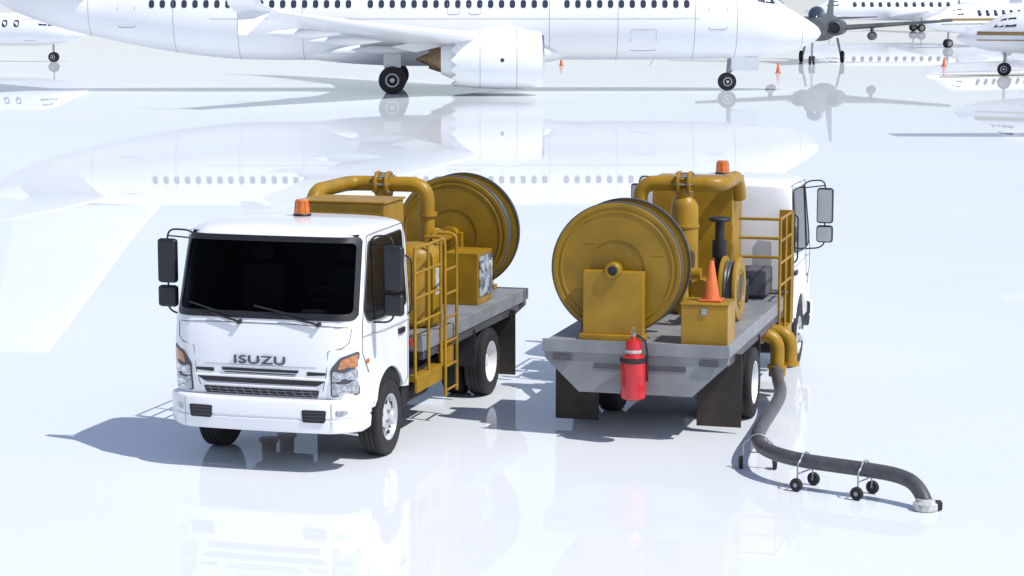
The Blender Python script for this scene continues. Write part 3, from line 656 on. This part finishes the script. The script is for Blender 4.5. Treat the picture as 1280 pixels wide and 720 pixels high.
military((18.6,139,0),-105)

def transport(loc,yaw):
    A=empty('transport_airplane',loc,yaw)
    tb=smooth_table([(0,2.0,1.9,.05),(.6,2.6,1.3,.7),(1.8,3.4,.9,1.2),(3.2,4.1,.75,1.4),(5,4.2,.7,1.45),(16,4.2,.7,1.45),(20,4.2,1.5,1.1),(24,4.1,2.9,.3)])
    fuselage(tb,AWHITE,A); windows(tb,[4.5+.8*k for k in range(16)],2.9,.34,.45,A)
    for s in(-1,1):
        wing('wing',[(8.0,2.8,0,4.7,1),(8.1,2.6,s*5,4.8,1),(8.8,1.5,s*13.3,5.2,1)],AWHITE,A)
        lathe('engine_nacelle',[(.2,0),(.45,-.2),(.55,-1.2),(.5,-3.0),(.15,-4.5)],(-6.6,s*4.4,4.5),(1,0,0),AWHITE,A,20,ang=60)
        cyl('gear_strut',(-11,s*2.0,.4),(-11,s*1.4,1.4),.1,STEEL,A); awheel('main_wheel',(-11,s*2.05,.42),.42,.3,A)
        wing('tailplane',[(22,2.4,s*.1,7.9,.8),(23.2,1.2,s*3.8,7.9,.8)],AWHITE,A)
    box('wing_fairing',(-11.2,-.9,4.1),(-7.6,.9,4.85),AWHITE,A,.2)
    wing('vertical_fin',[(18.5,5.4,0,4.0,.7),(21.8,2.6,0,7.9,.8)],AWHITE,A,vert=True)
    cyl('nose_strut',(-2.4,0,.3),(-2.4,0,1.2),.07,STEEL,A); awheel('nose_wheel',(-2.4,.15,.3),.3,.18,A)
transport((29.2,80.5,0),90)

# ---------------------------------------------------------------- ground
G=bpy.data.materials.new('polished_apron'); G.use_nodes=True
nt=G.node_tree; b=nt.nodes['Principled BSDF']; b.inputs['Roughness'].default_value=.9; b.inputs['Specular IOR Level'].default_value=0
tc=nt.nodes.new('ShaderNodeTexCoord')
n=nt.nodes.new('ShaderNodeTexNoise'); n.inputs['Scale'].default_value=.09; n.inputs['Detail'].default_value=5
nt.links.new(tc.outputs['Object'],n.inputs['Vector'])
r=nt.nodes.new('ShaderNodeValToRGB'); r.color_ramp.elements[0].position=.3; r.color_ramp.elements[1].position=.72
r.color_ramp.elements[0].color=(.725,.765,.79,1); r.color_ramp.elements[1].color=(.79,.805,.815,1)
nt.links.new(n.outputs['Fac'],r.inputs['Fac'])
n3=nt.nodes.new('ShaderNodeTexNoise'); n3.inputs['Scale'].default_value=45; n3.inputs['Detail'].default_value=3
nt.links.new(tc.outputs['Object'],n3.inputs['Vector'])
mr=nt.nodes.new('ShaderNodeMapRange'); mr.inputs['From Min'].default_value=.3; mr.inputs['From Max'].default_value=.7; mr.inputs['To Min'].default_value=.92; mr.inputs['To Max'].default_value=1.03
nt.links.new(n3.outputs['Fac'],mr.inputs['Value'])
mm=nt.nodes.new('ShaderNodeVectorMath'); mm.operation='SCALE'
nt.links.new(r.outputs['Color'],mm.inputs[0]); nt.links.new(mr.outputs['Result'],mm.inputs['Scale']); nt.links.new(mm.outputs['Vector'],b.inputs['Base Color'])
gl=nt.nodes.new('ShaderNodeBsdfGlossy'); gl.inputs['Roughness'].default_value=.012
fr=nt.nodes.new('ShaderNodeFresnel'); fr.inputs[0].default_value=1.45
mu=nt.nodes.new('ShaderNodeMath'); mu.operation='MULTIPLY'; mu.inputs[1].default_value=.74; nt.links.new(fr.outputs[0],mu.inputs[0])
ms=nt.nodes.new('ShaderNodeMixShader'); nt.links.new(mu.outputs[0],ms.inputs[0]); nt.links.new(b.outputs[0],ms.inputs[1]); nt.links.new(gl.outputs[0],ms.inputs[2])
nt.links.new(ms.outputs[0],nt.nodes['Material Output'].inputs['Surface'])
mo('ground',[(-5000,-500,0),(5000,-500,0),(5000,9000,0),(-5000,9000,0)],[(0,1,2,3)],G,None,smooth=False)

# ---------------------------------------------------------------- light, world, camera
EL=53.5; az=121.5
d=Vector((math.sin(R(az))*math.cos(R(EL)),math.cos(R(az))*math.cos(R(EL)),math.sin(R(EL))))
L=bpy.data.lights.new('sun','SUN'); L.energy=4.25; L.angle=R(.5); L.color=(1,.98,.955)
so=bpy.data.objects.new('sun',L); COL.objects.link(so); so.rotation_euler=d.to_track_quat('Z','Y').to_euler()
W=bpy.data.worlds.new('World'); scene.world=W; W.use_nodes=True
nt=W.node_tree; bg=nt.nodes['Background']; sk=nt.nodes.new('ShaderNodeTexSky'); sk.sky_type='NISHITA'; sk.sun_disc=False
sk.sun_elevation=R(EL); sk.sun_rotation=R(az); sk.air_density=1.0; sk.dust_density=.3; sk.ozone_density=3.0
hs=nt.nodes.new('ShaderNodeHueSaturation'); hs.inputs['Saturation'].default_value=.66; nt.links.new(sk.outputs[0],hs.inputs['Color'])
tn=nt.nodes.new('ShaderNodeVectorMath'); tn.operation='MULTIPLY'; tn.inputs[1].default_value=(.98,.985,1.10); nt.links.new(hs.outputs[0],tn.inputs[0])
nt.links.new(tn.outputs[0],bg.inputs[0]); bg.inputs[1].default_value=.138
cam=bpy.data.cameras.new('camera'); co=bpy.data.objects.new('camera',cam); COL.objects.link(co)
co.location=(0,0,4.8); co.rotation_euler=(R(90-7.745),0,0)
cam.sensor_width=36; cam.lens=36*2750/1280; cam.clip_start=.5; cam.clip_end=12000
scene.camera=co
scene.view_settings.view_transform='Standard'; scene.view_settings.look='None'; scene.view_settings.exposure=0
